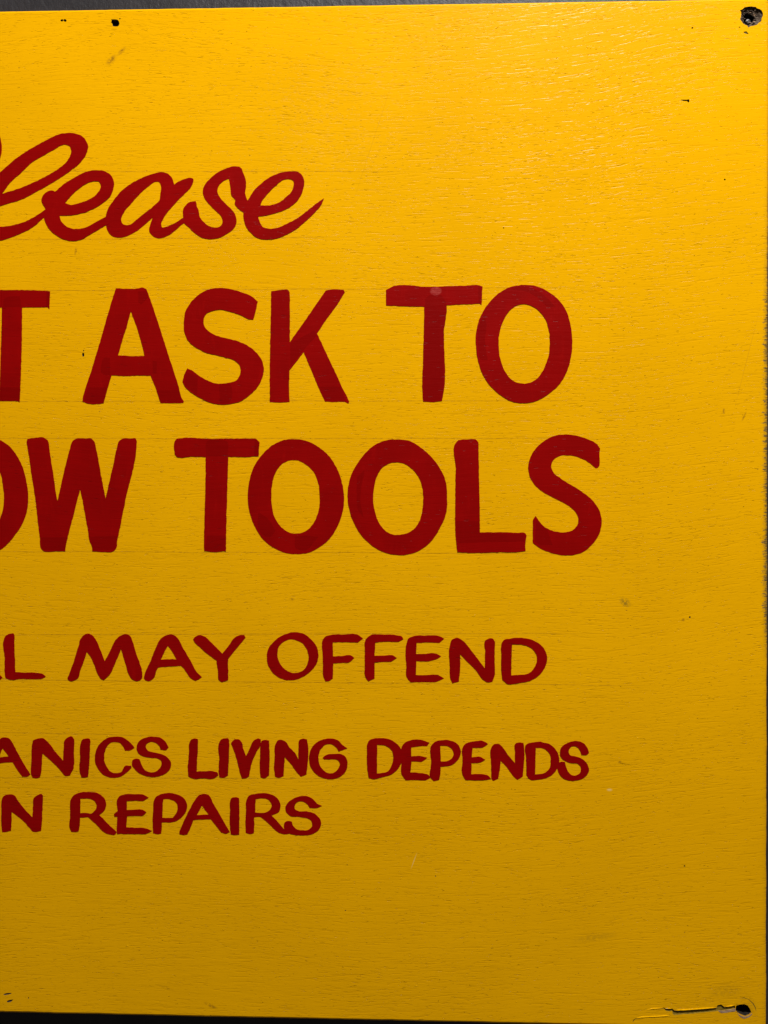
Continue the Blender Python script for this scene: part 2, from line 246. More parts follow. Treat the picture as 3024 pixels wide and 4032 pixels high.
  ]),
  ('E', 'red capital E of the last line', 'small', [
    ('=', '-1769 1330,-1761 1343,-1727 1357,-1668 1359,-1608 1357,-1575 1340c,-1608 1321,-1661 1321,-1711 1317c,-1711 1261c,-1667 1264,-1614 1265,-1588 1250c,-1608 1230,-1654 1228,-1708 1225c,-1714 1155c,-1660 1154,-1594 1151,-1556 1135c,-1587 1119,-1647 1116,-1772 1115c,-1773 1165,-1770 1221c,-1787 1221c,-1790 1234,-1768 1254c'),
  ]),
  ('P', 'red capital P of the last line', 'small', [
    ('=', '-1545 1320,-1532 1344,-1497 1362,-1440 1369,-1390 1358,-1351 1329,-1338 1294,-1347 1252,-1376 1216,-1411 1195,-1493 1188c,-1495 1151,-1497 1120c,-1524 1116,-1549 1122c,-1551 1186,-1548 1263'),
    ('-', '-1486 1331c,-1447 1331,-1411 1314,-1396 1286,-1404 1251,-1425 1218c,-1461 1217,-1491 1217c'),
  ]),
  ('A', 'red capital A of the last line', 'small', [
    ('=', '-1386 1125,-1376 1157,-1340 1238,-1298 1316,-1270 1355,-1234 1367,-1206 1358,-1178 1310,-1128 1227,-1092 1164,-1075 1135c,-1099 1125,-1128 1132c,-1156 1167,-1192 1213c,-1248 1211,-1299 1205c,-1315 1161,-1336 1118c,-1361 1113,-1384 1116c'),
    ('-', '-1247 1295c,-1206 1242c,-1241 1239,-1280 1235c'),
  ]),
  ('I', 'red capital I of the last line', 'small', [
    ('=', '-1072 1329,-1065 1344,-1040 1349,-1019 1344c,-1016 1249,-1017 1123c,-1043 1118,-1068 1122c,-1075 1178,-1074 1263'),
  ]),
  ('R', 'last red capital R before the final S', 'small', [
    ('=', '-973 1334,-962 1355,-917 1371,-860 1376,-811 1364,-776 1337,-764 1302,-775 1263,-818 1240c,-789 1211,-740 1157,-705 1131c,-740 1127,-775 1134c,-803 1158,-846 1199,-895 1230,-925 1228c,-925 1181,-927 1131c,-951 1124,-976 1132c,-980 1194,-976 1264'),
    ('-', '-916 1338c,-874 1344,-839 1336,-821 1312,-825 1280,-853 1259,-888 1255,-920 1258c'),
  ]),
  ('S', 'red capital S ending the last line', 'small', [
    ('=', '-511 1303c,-537 1291,-586 1290c,-600 1311,-628 1328,-656 1326,-675 1307,-675 1282,-656 1270,-607 1268,-558 1256,-522 1221,-515 1190,-529 1158,-571 1130,-627 1122,-684 1125,-726 1141,-744 1176,-737 1201,-716 1208,-694 1203c,-687 1180,-666 1160,-628 1153,-592 1157,-571 1182,-575 1210,-600 1227,-649 1234,-705 1240,-730 1264,-733 1295,-712 1327,-670 1352,-621 1362,-579 1353,-554 1333,-540 1316c'),
  ]),
]
BOARD = {'left': -380.6385152606159, 'right': 216.32252598496424, 'top': 617.893825019232, 'bottom': 0.0, 'base': -309.3996912715462}
CRATER = [(199.1, 610.8), (200.7, 611.5), (202.0, 612.6), (203.8, 613.0), (206.1, 613.1), (208.5, 612.8), (209.2, 611.9), (211.0, 611.3), (212.3, 610.6), (212.9, 608.9), (212.7, 607.3), (212.1, 605.8), (211.8, 604.3), (210.2, 603.4), (209.4, 602.0), (207.1, 601.3), (205.3, 601.0), (204.0, 600.3), (203.5, 601.4), (202.0, 602.1), (200.9, 603.0), (200.0, 604.3), (199.1, 605.6), (199.5, 606.7), (199.6, 608.2), (199.8, 609.7)]
CRATER_MID = (205.2, 606.9)
CRATER_IN = [(201.6, 607.8), (202.5, 609.3), (204.0, 610.2), (205.6, 609.8), (207.4, 609.9), (208.9, 608.6), (209.2, 606.6), (208.9, 604.4), (207.8, 603.1), (205.8, 603.0), (203.8, 603.7), (202.5, 604.7), (201.6, 605.8)]
NAIL = [(-182.2, 611.5), (-181.1, 611.7), (-179.6, 611.6), (-178.1, 611.3), (-177.2, 610.3), (-176.9, 608.9), (-177.3, 607.8), (-178.0, 607.2), (-179.6, 607.1), (-181.1, 607.3), (-181.3, 608.6), (-181.8, 609.4), (-182.4, 609.8), (-181.7, 610.5)]
DOTS = [(-212.7, 611.4, 1.0, 0.8), (-210.8, 611.4, 1.0, 0.9), (-176.7, 611.8, 0.45, 0.45), (190.4, 509.4, 0.55, 0.55), (58.3, 481.5, 0.4, 0.4), (198.9, 600.7, 0.5, 0.3), (-198.9, 405.7, 0.7, 1.3), (-198.7, 408.1, 0.3, 0.5), (-232.1, 9.4, 0.35, 0.4), (170.3, 246.7, 0.6, 0.6), (18.1, 88.6, 0.35, 0.35), (-36.6, 66.8, 0.4, 0.35), (167.5, 97.1, 0.5, 0.4), (170.9, 600.7, 0.6, 0.5)]
CRACK = [(144.8, 9.9), (148.6, 10.7), (154.6, 11.3), (155.3, 11.8), (156.5, 11.1), (160.6, 11.2), (161.7, 10.1), (168.3, 10.4), (175.9, 11.2), (186.8, 12.3), (187.3, 13.8), (189.5, 14.4), (191.4, 12.8), (197.8, 13.9), (197.8, 11.9), (191.7, 10.8), (186.8, 10.3), (174.3, 8.7), (167.2, 8.0), (161.7, 7.4), (160.7, 8.0), (160.5, 9.8), (156.8, 9.7), (155.3, 11.2), (154.6, 10.9), (148.6, 10.4)]
LOWER_HOLE = [(198.2, 13.6), (199.9, 14.4), (203.1, 14.9), (205.3, 14.1), (206.5, 12.2), (207.4, 10.1), (205.9, 8.7), (203.7, 7.9), (201.0, 8.7), (199.1, 9.9), (198.1, 11.2)]
CHIP = [(201.1, 597.9), (203.1, 598.2), (203.6, 597.5), (204.4, 596.7), (203.3, 596.5), (202.0, 597.0)]
GOUGE = [(164.1, 557.8), (165.7, 557.7), (168.0, 557.5), (168.4, 557.9), (169.2, 557.6), (169.2, 556.2), (168.4, 556.0), (168.0, 556.8), (165.7, 557.0), (164.3, 557.3)]
DENTS = [[(-247.9, 11.5), (-245.9, 12.2), (-242.6, 12.4), (-242.9, 11.8), (-245.2, 11.2), (-246.9, 10.9)], [(-245.7, 7.3), (-244.2, 8.0), (-241.5, 8.4), (-242.4, 7.4), (-243.5, 6.7), (-245.2, 6.5)]]
PATCHES = [[(187.8, 10.5), (191.7, 10.8), (197.9, 12.0), (198.0, 10.5), (192.3, 9.6), (189.5, 9.3)], [(199.1, 9.3), (201.0, 8.2), (203.7, 7.3), (206.0, 8.1), (207.6, 9.5), (207.8, 8.9), (206.1, 7.2), (203.1, 6.0), (200.7, 7.3)]]
GROOVES = [([(159.3, 6.8), (150.8, 6.0), (142.0, 5.3), (138.5, 4.7), (137.4, 3.5), (136.9, 2.7)], 0.3, 0.5), ([(200.4, 18.2), (203.1, 18.6), (205.8, 17.7), (208.3, 15.3), (209.7, 12.9), (210.2, 10.7)], 0.22, 0.12)]
LIPS = [[(144.8, 9.9), (148.6, 10.9), (154.6, 11.4), (155.3, 11.9)], [(156.5, 11.2), (160.6, 11.3)], [(161.7, 10.2), (168.3, 10.6), (175.9, 11.3), (186.8, 12.4)], [(191.6, 12.9), (197.8, 14.0)], [(138.5, 4.8), (142.0, 5.6), (150.8, 6.2), (159.3, 7.0)]]
GUIDES = [(-251.2, 518.7, -0.01, -0.6), (-251.1, 476.7, -0.0, -46.9), (-251.0, 445.2, 0.0, 106.7), (-250.8, 376.9, -0.0, 106.9), (-250.7, 354.1, -0.0, 122.2), (-250.6, 284.5, 0.0, 122.3), (-250.4, 233.0, 0.01, 107.3), (-250.4, 205.3, 0.0, 137.7), (-250.2, 145.0, 0.01, 122.7), (-250.3, 172.9, -0.01, -139.7)]
SMUDGES = [(-181.7, 586.8, 2.2, 5, -50, 'brown'), (-175.4, 592.1, 1.5, 4, -45, 'brown'), (131.7, 255.3, 4.2, 3.0, -35, 'olive'), (190.2, 370.3, 0.9, 2.2, 0, 'brown'), (206.1, 13.2, 6, 6, 0, 'olive'), (114.6, 53.4, 16, 3, 8, 'olive'), (192.5, 22.8, 12, 5, 10, 'olive'), (-146.4, 17.4, 6, 1, -15, 'brown'), (166.3, 245.1, 1.2, 1.2, 0, 'brown'), (-119.0, 7.1, 5, 1.2, -25, 'brown'), (202.2, 367.2, 0.7, 3.5, -25, 'brown'), (70.5, 283.7, 0.25, 9, -51, 'line'), (-19.2, 540.4, 0.2, 60, -18, 'line'), (5.0, 97.6, 0.3, 6, -20, 'white'), (203.6, 400.7, 0.25, 40, -14, 'line'), (-203.8, 469.2, 0.9, 3, -5, 'brown'), (-69.7, 256.0, 2, 1, 0, 'brown'), (128.7, 159.2, 1.6, 1, 0, 'brown'), (122.7, 142.3, 2, 1, 0, 'white')]
SCUFF = (17.4, 443.5)

MM = 0.001
TH = 12.0      # board thickness, mm
rng = random.Random(7)

# ---------------------------------------------------------------- helpers
root = bpy.data.objects.new('painted_sign', None)
COL.objects.link(root)
root.location = (0, 0, BOARD['base'] * MM)
root['label'] = 'yellow painted plywood sign with hand-brushed red lettering asking not to borrow tools'
root['category'] = 'sign'

def mesh_obj(name, verts, faces, mats, midx=None, parent=None, smooth=None, origin=None):
    """verts in mm in board space (x, y back, z up)"""
    o0 = origin or (0, 0, 0)
    me = bpy.data.meshes.new(name)
    me.from_pydata([((v[0]-o0[0])*MM, (v[1]-o0[1])*MM, (v[2]-o0[2])*MM) for v in verts], [], faces)
    for mt in mats: me.materials.append(mt)
    if midx: me.polygons.foreach_set('material_index', midx)
    if smooth: me.polygons.foreach_set('use_smooth', smooth)
    me.update()
    o = bpy.data.objects.new(name, me)
    COL.objects.link(o)
    if parent: o.parent = parent
    o.location = (o0[0]*MM, o0[1]*MM, o0[2]*MM)
    return o

def area2(p):
    return sum(p[i-1][0]*p[i][1]-p[i][0]*p[i-1][1] for i in range(len(p)))

def fill(loops):
    """triangles (index into the concatenated loops) of a polygon with holes, wound so that the normal is -Y"""
    flat = [p for l in loops for p in l]
    tris = tessellate_polygon([[Vector((p[0], p[1], 0)) for p in l] for l in loops])
    out = []
    for a, b, c in tris:
        A, B, C = flat[a], flat[b], flat[c]
        s = (B[0]-A[0])*(C[1]-A[1])-(B[1]-A[1])*(C[0]-A[0])
        if abs(s) < 1e-9: continue
        out.append((a, b, c) if s > 0 else (a, c, b))
    return out

def fill_cdt(loops):
    """as fill(), for a big outline with many holes: constrained triangulation, holes dropped"""
    flat = [Vector((p[0], p[1])) for l in loops for p in l]
    edges, o = [], 0
    for l in loops:
        n = len(l); edges += [(o+i, o+(i+1) % n) for i in range(n)]; o += n
    vs, es, fs, ov, oe, of = delaunay_2d_cdt(flat, edges, [], 0, 1e-6)
    def inside(l, x, y):
        c = False
        for i in range(len(l)):
            (x0, y0), (x1, y1) = l[i-1][:2], l[i][:2]
            if (y0 > y) != (y1 > y) and x < (x1-x0)*(y-y0)/(y1-y0)+x0: c = not c
        return c
    boxes = [(min(p[0] for p in l), max(p[0] for p in l), min(p[1] for p in l), max(p[1] for p in l)) for l in loops]
    out = []
    for f in fs:
        a, b, c = f
        cx, cy = (vs[a].x+vs[b].x+vs[c].x)/3, (vs[a].y+vs[b].y+vs[c].y)/3
        if not inside(loops[0], cx, cy): continue
        if any(bx[0] < cx < bx[1] and bx[2] < cy < bx[3] and inside(l, cx, cy) for l, bx in zip(loops[1:], boxes[1:])): continue
        t = tuple(ov[i][0] if ov[i] else -1 for i in f)
        if -1 in t:
            print('cdt: outlines cross near', cx, cy); continue
        A, B, C = (vs[i] for i in f)
        out.append(t if (B-A).cross(C-A) > 0 else (t[0], t[2], t[1]))
    return out

def parse(s):
    out = []
    for t in s.split(','):
        c = t.endswith('c')
        a, b = t.rstrip('c').split()
        out.append((int(a)/10.0, int(b)/10.0, c))
    return out

def hashn(x, y, k):
    v = math.sin(x*12.9898*k + y*78.233*k) * 43758.5453
    return v - math.floor(v)

def curve(p, step=0.8, rough=0.0, seed=0):
    """closed outline through the points, smooth except at the corner ones"""
    n = len(p); out = []
    for i in range(n):
        p0, p1, p2, p3 = p[i-1], p[i], p[(i+1) % n], p[(i+2) % n]
        d = math.hypot(p2[0]-p1[0], p2[1]-p1[1])
        k = max(1, int(d/step))
        def tang(a, b, c):
            da = math.hypot(b[0]-a[0], b[1]-a[1])+1e-6; dc = math.hypot(c[0]-b[0], c[1]-b[1])+1e-6
            # finite-difference tangent for uneven spacing
            tx = ((b[0]-a[0])/da*dc + (c[0]-b[0])/dc*da)/(da+dc)
            ty = ((b[1]-a[1])/da*dc + (c[1]-b[1])/dc*da)/(da+dc)
            return tx, ty
        ch = ((p2[0]-p1[0])/(d+1e-6), (p2[1]-p1[1])/(d+1e-6))
        t1 = ch if p1[2] else tang(p0, p1, p2)
        t2 = ch if p2[2] else tang(p1, p2, p3)
        for j in range(k):
            t = j/k; h = t*t*(3-2*t)
            a = t*(1-t)*(1-t)*d; b = t*t*(t-1)*d
            out.append([p1[0]*(1-h)+p2[0]*h + a*t1[0] + b*t2[0], p1[1]*(1-h)+p2[1]*h + a*t1[1] + b*t2[1]])
    if rough:
        r = random.Random(seed); m = len(out)
        raw = [r.gauss(0, 1) for _ in range(m)]
        sm = [(raw[i-2]+2*raw[i-1]+2*raw[i]+raw[(i+1) % m])/6 for i in range(m)]
        res = []
        for i in range(m):
            ax, ay = out[i-1]; bx, by = out[(i+1) % m]
            l = math.hypot(bx-ax, by-ay)+1e-6
            res.append([out[i][0]-(by-ay)/l*sm[i]*rough, out[i][1]+(bx-ax)/l*sm[i]*rough])
        out = res
    return out

# ---------------------------------------------------------------- node helpers
class NT:
    def __init__(s, name):
        s.m = bpy.data.materials.new(name); s.m.use_nodes = True
        s.t = s.m.node_tree; s.t.nodes.clear()
        s.out = s.t.nodes.new('ShaderNodeOutputMaterial')
        s.b = s.t.nodes.new('ShaderNodeBsdfPrincipled')
        s.t.links.new(s.b.outputs[0], s.out.inputs[0])
    def n(s, k, **kw):
        x = s.t.nodes.new(k)
        for a, v in kw.items(): setattr(x, a, v)
        return x
    def set(s, sock, v):
        if isinstance(v, bpy.types.NodeSocket): s.t.links.new(v, sock)
        elif isinstance(v, (tuple, list)) and len(v) == 3 and sock.type == 'RGBA': sock.default_value = (*v, 1)
        else: sock.default_value = v
    def M(s, op, a, b=0.0, c=None, clamp=False):
        x = s.n('ShaderNodeMath', operation=op); x.use_clamp = clamp
        s.set(x.inputs[0], a); s.set(x.inputs[1], b)
        if c is not None: s.set(x.inputs[2], c)
        return x.outputs[0]
    def add(s, a, b): return s.M('ADD', a, b)
    def sub(s, a, b): return s.M('SUBTRACT', a, b)
    def mul(s, a, b): return s.M('MULTIPLY', a, b)
    def vec(s, x, y, z):
        c = s.n('ShaderNodeCombineXYZ')
        for i, v in enumerate((x, y, z)): s.set(c.inputs[i], v)
        return c.outputs[0]
    def noise(s, v, scale=1.0, detail=2.0, rough=0.5):
        x = s.n('ShaderNodeTexNoise'); s.set(x.inputs['Vector'], v)
        x.inputs['Scale'].default_value = scale; x.inputs['Detail'].default_value = detail
        x.inputs['Roughness'].default_value = rough
        return x.outputs[0]
    def vor(s, u, v):
        x = s.n('ShaderNodeTexVoronoi', voronoi_dimensions='2D'); s.set(x.inputs['Vector'], s.vec(u, v, 0.0))
        x.inputs['Scale'].default_value = 1.0
        return x.outputs['Distance'], x.outputs['Color']
    def ramp(s, v, a, b, lo=0.0, hi=1.0):
        x = s.n('ShaderNodeMapRange'); x.interpolation_type = 'SMOOTHSTEP'
        s.set(x.inputs[0], v); s.set(x.inputs[1], a); s.set(x.inputs[2], b)
        s.set(x.inputs[3], lo); s.set(x.inputs[4], hi)
        return x.outputs[0]
    def mix(s, f, a, b):
        x = s.n('ShaderNodeMix', data_type='RGBA'); s.set(x.inputs[0], f)
        s.set(x.inputs[6], a); s.set(x.inputs[7], b)
        return x.outputs[2]
    def coords(s):
        tc = s.n('ShaderNodeTexCoord'); tc.object = root
        sc = s.n('ShaderNodeVectorMath', operation='SCALE'); s.t.links.new(tc.outputs['Object'], sc.inputs[0])
        sc.inputs['Scale'].default_value = 1000.0
        sp = s.n('ShaderNodeSeparateXYZ'); s.t.links.new(sc.outputs[0], sp.inputs[0])
        s.p = sc.outputs[0]
        return sp.outputs[0], sp.outputs[2]
    def bump(s, h, dist, strength=1.0):
        b = s.n('ShaderNodeBump'); b.inputs['Strength'].default_value = strength
        b.inputs['Distance'].default_value = dist * MM
        s.set(b.inputs['Height'], h)
        s.t.links.new(b.outputs[0], s.b.inputs['Normal'])

def grain(N):
    """plywood grain under the paint: height field (mm) and the mask of open pores"""
    x, z = N.coords()
    x0 = x
    low = N.noise(N.vec(N.mul(x, .0045), 0.0, N.mul(z, .006)), 1.0, 1.0)
    lean = N.mul(N.ramp(x, -150.0, 260.0), 0.075)
    zz = N.add(N.sub(z, N.mul(x, lean)), N.mul(N.sub(low, .5), 34.0))
    zz = N.add(zz, N.mul(N.sub(N.noise(N.vec(N.mul(x, .03), 3.0, N.mul(z, .05)), 1.0, 2.0), .5), 3.0))
    x = N.add(x0, N.mul(N.noise(N.vec(N.mul(x0, .01), 30.0, N.mul(zz, .55)), 1.0, 2.0), 26.0))
    # broad ribbing
    rib = N.noise(N.vec(N.mul(x, .035), 7.0, N.mul(zz, .40)), 1.0, 2.0, .6)
    # fine streaks
    st = N.noise(N.vec(N.mul(x, .09), 1.0, N.mul(zz, 1.35)), 1.0, 2.0, .55)
    dens = N.noise(N.vec(N.mul(x, .012), 5.0, N.mul(zz, .03)), 1.0, 2.0)
    # long hairline checks following the grain, broken up
    hn = N.noise(N.vec(N.mul(x0, .007), 14.0, N.mul(zz, .33)), 1.0, 2.0, .5)
    hb = N.noise(N.vec(N.mul(x0, .075), 17.0, N.mul(zz, .5)), 1.0, 2.0, .6)
    hair = N.mul(N.ramp(N.M('ABSOLUTE', N.sub(hn, .5)), .006, .032, 1.0, 0.0), N.ramp(hb, .50, .62))
    hair2 = N.mul(N.ramp(N.M('ABSOLUTE', N.sub(hn, .42)), .006, .032, 1.0, 0.0), N.ramp(hb, .50, .40))
    hair = N.M('MAXIMUM', hair, hair2)
    stm = N.ramp(N.add(st, N.mul(N.sub(dens, .5), .25)), .60, .70)
    # open pores: short fine dashes, sparse
    def pores(lx, lz, r, pw, k):
        v = N.mul(zz, 1/lz)
        d, c = N.vor(N.add(N.mul(x, 1/lx), N.mul(v, k)), v)
        sc = N.n('ShaderNodeSeparateColor'); N.t.links.new(c, sc.inputs[0])
        rad = N.mul(N.M('POWER', sc.outputs[0], pw), r)
        rad = N.mul(rad, N.ramp(dens, .30, .62, .45, 1.15))
        return N.M('DIVIDE', N.M('MAXIMUM', N.sub(rad, d), 0.0), r*.4, clamp=True)
    p1 = pores(11.0, 1.3, .19, 3.2, .10)
    p2 = pores(6.0, 1.0, .19, 2.6, -.08)
    def specks(l, a, pw, r, w):
        d, c = N.vor(N.add(N.mul(x, 1/l), a), N.add(N.mul(z, 1/l), N.mul(x, .03)))
        sc = N.n('ShaderNodeSeparateColor'); N.t.links.new(c, sc.inputs[0])
        return N.M('DIVIDE', N.M('MAXIMUM', N.sub(N.mul(N.M('POWER', sc.outputs[1], pw), r), d), 0.0), w, clamp=True)
    dot = specks(4.2, 20.0, 4.0, .085, .04)
    # raised specks in the paint
    nib = specks(9.0, 60.0, 6.0, .075, .04)
    fine = N.noise(N.p, .9, 3.0, .65)
    stm = N.M('MAXIMUM', stm, N.mul(hair, .9))
    x = x0
    return x, z, zz, rib, st, stm, p1, p2, dot, nib, fine, dens

def yellow_paint():
    N = NT('yellow_paint')
    x, z, zz, rib, st, stm, p1, p2, dot, nib, fine, dens = grain(N)
    h = N.mul(rib, .075)
    h = N.add(h, N.mul(st, .05))
    h = N.sub(h, N.mul(stm, .055))
    h = N.sub(h, N.mul(p1, .12))
    h = N.sub(h, N.mul(p2, .09))
    h = N.sub(h, N.mul(dot, .18))
    h = N.add(h, N.mul(nib, .22))
    h = N.add(h, N.mul(fine, .028))
    # colour
    tone = N.noise(N.p, .012, 4.0, .6)
    mott = N.noise(N.vec(N.mul(x, .35), 0.0, N.mul(zz, 1.2)), 1.0, 3.0, .7)
    col = N.mix(N.ramp(tone, .3, .7), (.83, .412, .0006), (.88, .440, .0008))
    col = N.mix(N.ramp(mott, .35, .8, 0, .35), col, (.76, .36, .0006))
    col = N.mix(N.mul(stm, .12), col, (.50, .19, .002))
    col = N.mix(N.mul(p1, .20), col, (.34, .11, .002))
    col = N.mix(N.mul(p2, .17), col, (.36, .12, .002))
    col = N.mix(N.mul(dot, .65), col, (.14, .04, .003))
    # pencil guidelines
    g = None
    brk = N.ramp(N.noise(N.vec(N.mul(x, .12), 9.0, 0.0), 1.0, 4.0, .8), .40, .62)
    wob = N.mul(N.sub(N.noise(N.vec(N.mul(x, .02), 3.0, N.mul(z, .01))), .5), 1.2)
    for gx, gz, sl, xe in GUIDES:
        d = N.M('ABSOLUTE', N.sub(z, N.add(N.add(N.mul(N.sub(x, gx), sl), gz), wob)))
        k = N.mul(N.ramp(d, .12, .42, 1.0, 0.0), N.ramp(x, xe-40, xe+25, 1.0, 0.0))
        g = k if g is None else N.M('MAXIMUM', g, k)
    g = N.mul(g, N.add(N.mul(brk, .75), .2))
    col = N.mix(N.mul(g, .6), col, (.28, .12, .01))
    # smudges, scuffs and hairline scratches
    cols = {'brown': (.30, .13, .008), 'olive': (.27, .16, .012), 'line': (.50, .24, .01), 'white': (.85, .62, .25)}
    sn = N.noise(N.p, .55, 4.0, .75)
    for sx, sz, rx, rz, rot, kind in SMUDGES:
        c, s_ = math.cos(math.radians(rot)), math.sin(math.radians(rot))
        dx = N.sub(x, sx); dz = N.sub(z, sz)
        u = N.mul(N.add(N.mul(dx, c), N.mul(dz, s_)), 1/rx)
        v = N.mul(N.sub(N.mul(dz, c), N.mul(dx, s_)), 1/rz)
        r = N.M('SQRT', N.add(N.mul(u, u), N.mul(v, v)))
        if kind in ('line', 'white'):
            k = N.mul(N.ramp(r, .3, 1.1, 1.0, 0.0), .55 if kind == 'white' else .4)
        else:
            k = N.mul(N.ramp(r, .2, 1.15, 1.0, 0.0), N.ramp(sn, .38, .56, 0.0, .8 if rx < 6 and rz < 10 else .28))
        col = N.mix(k, col, cols[kind])
    # worn right-hand edge and bruised top edge
    xr = BOARD['right']
    e = N.sub(xr, x)
    zone = N.mul(N.ramp(z, 215.0, 250.0), N.ramp(z, 400.0, 520.0, 1.0, 0.0))
    ragn = N.noise(N.vec(N.mul(x, .25), 4.0, N.mul(z, .8)), 1.0, 5.0, .8)
    ragl = N.noise(N.vec(2.0, 4.0, N.mul(z, .045)), 1.0, 3.0, .7)
    reach = N.mul(N.ramp(ragn, .42, .72), N.add(N.mul(zone, 3.6), N.mul(N.ramp(ragl, .45, .75), 1.3)))
    wear = N.ramp(N.sub(reach, N.mul(e, .62)), -.5, .9)
    wcol = N.mix(ragn, (.045, .022, .006), (.26, .17, .07))
    col = N.mix(wear, col, wcol)
    grime = N.mul(N.ramp(e, 0.0, 3.6, 1.0, 0.0), N.ramp(sn, .35, .60, .1, .75))
    col = N.mix(N.mul(grime, N.add(N.mul(zone, .8), .2)), col, (.10, .07, .015))
    t = N.sub(BOARD['top'], z)
    tw = N.mul(N.ramp(t, -.5, 1.6, 1.0, 0.0), N.ramp(N.noise(N.vec(N.mul(x, .09), 8.0, N.mul(z, .3)), 1.0, 4.0, .75), .60, .70))
    col = N.mix(N.mul(tw, .8), col, (.22, .10, .02))
    N.set(N.b.inputs['Base Color'], col)
    N.set(N.b.inputs['Roughness'], N.add(N.mul(fine, .12), .17))
    N.b.inputs['Specular IOR Level'].default_value = .055
    N.bump(h, 1.0)
    return N.m

def red_paint(name, a, b, hi):
    N = NT(name)
    x, z, zz, rib, st, stm, p1, p2, dot, nib, fine, dens = grain(N)
    brush = N.noise(N.vec(N.mul(x, .22), 0.0, N.mul(z, .05)), 1.0, 4.0, .7)
    patch = N.noise(N.p, .035, 3.0, .6)
    fleck = N.noise(N.p, .42, 5.0, .8)
    col = N.mix(N.ramp(patch, .35, .65), a, b)
    col = N.mix(N.ramp(brush, .52, .75, 0.0, .5), col, hi)
    col = N.mix(N.ramp(fleck, .70, .76, 0.0, .55), col, (.52, .06, .012))
    col = N.mix(N.mul(p1, .4), col, (.08, .001, .001))
    d = N.M('SQRT', N.add(N.M('POWER', N.sub(x, SCUFF[0]), 2.0), N.mul(N.M('POWER', N.sub(z, SCUFF[1]), 2.0), 1.7)))
    rub = N.ramp(N.noise(N.vec(N.mul(x, .4), 0.0, N.mul(N.add(z, N.mul(x, .2)), 1.6)), 1.0, 3.0, .7), .36, .60)
    k = N.mul(N.ramp(d, 2.6, 4.0, 1.0, 0.0), N.add(N.mul(rub, .65), .25))
    col = N.mix(k, col, (.40, .05, .045))
    N.set(N.b.inputs['Base Color'], col)
    N.set(N.b.inputs['Roughness'], N.add(N.mul(fine, .12), .30))
    N.b.inputs['Specular IOR Level'].default_value = .07
    h = N.mul(rib, .10)
    h = N.add(h, N.mul(st, .03))
    h = N.sub(h, N.mul(stm, .015))
    h = N.sub(h, N.mul(p1, .05))
    h = N.add(h, N.mul(fine, .03))
    h = N.add(h, N.mul(brush, .04))
    N.bump(h, 1.0)
    return N.m

def simple(name, c1, c2, rough, sx, sz, bumpd, metal=0.0, spec=.4):
    N = NT(name)
    x, z = N.coords()
    v = N.noise(N.vec(N.mul(x, sx), 0.0, N.mul(z, sz)), 1.0, 5.0, .7)
    N.set(N.b.inputs['Base Color'], N.mix(N.ramp(v, .35, .65), c1, c2))
    N.b.inputs['Roughness'].default_value = rough
    N.b.inputs['Metallic'].default_value = metal
    N.b.inputs['Specular IOR Level'].default_value = spec
    N.bump(v, bumpd)
    return N.m

YEL = yellow_paint()
RED = red_paint('red_paint', (.255, .0012, .0012), (.285, .0013, .0013), (.34, .0025, .002))
RED2 = red_paint('red_paint_second_coat', (.222, .001, .001), (.240, .001, .001), (.26, .0015, .0015))
WOOD = simple('bare_plywood', (.030, .018, .012), (.17, .115, .075), .8, .35, 1.6, .8)
PALE = simple('torn_plywood', (.26, .15, .085), (.50, .33, .21), .8, .3, 1.8, .4)
PIT = simple('hole_shade', (.006, .004, .003), (.02, .013, .009), .9, .8, .8, .3)  # near-black colour paints in the shade inside holes and the screw slot
GROOVE = simple('olive_crack', (.13, .085, .006), (.30, .19, .010), .8, .3, .8, .3)  # dull olive yellow for the inside of cracks, chips and grooves
STEEL = simple('dull_screw_steel', (.05, .045, .045), (.16, .15, .15), .55, 1.2, 1.2, .1, .6)
WALLM = None

# ---------------------------------------------------------------- board
def ragged_rect(l, r, b, t, step, seed):
    rr = random.Random(seed); pts = []
    def side(x0, z0, x1, z1, nx, nz, amp):
        n = int(math.hypot(x1-x0, z1-z0)/step); w = 0.0
        for i in range(n):
            f = i/n; w = w*.82 + rr.gauss(0, amp)
            k = min(1, i/4, (n-i)/4)
            pts.append((x0+(x1-x0)*f+nx*w*k, z0+(z1-z0)*f+nz*w*k))
    side(l, b, r, b, 0, 1, .035); side(r, b, r, t, 1, 0, .055)
    side(r, t, l, t, 0, 1, .030); side(l, t, l, b, 1, 0, .055)
    return pts

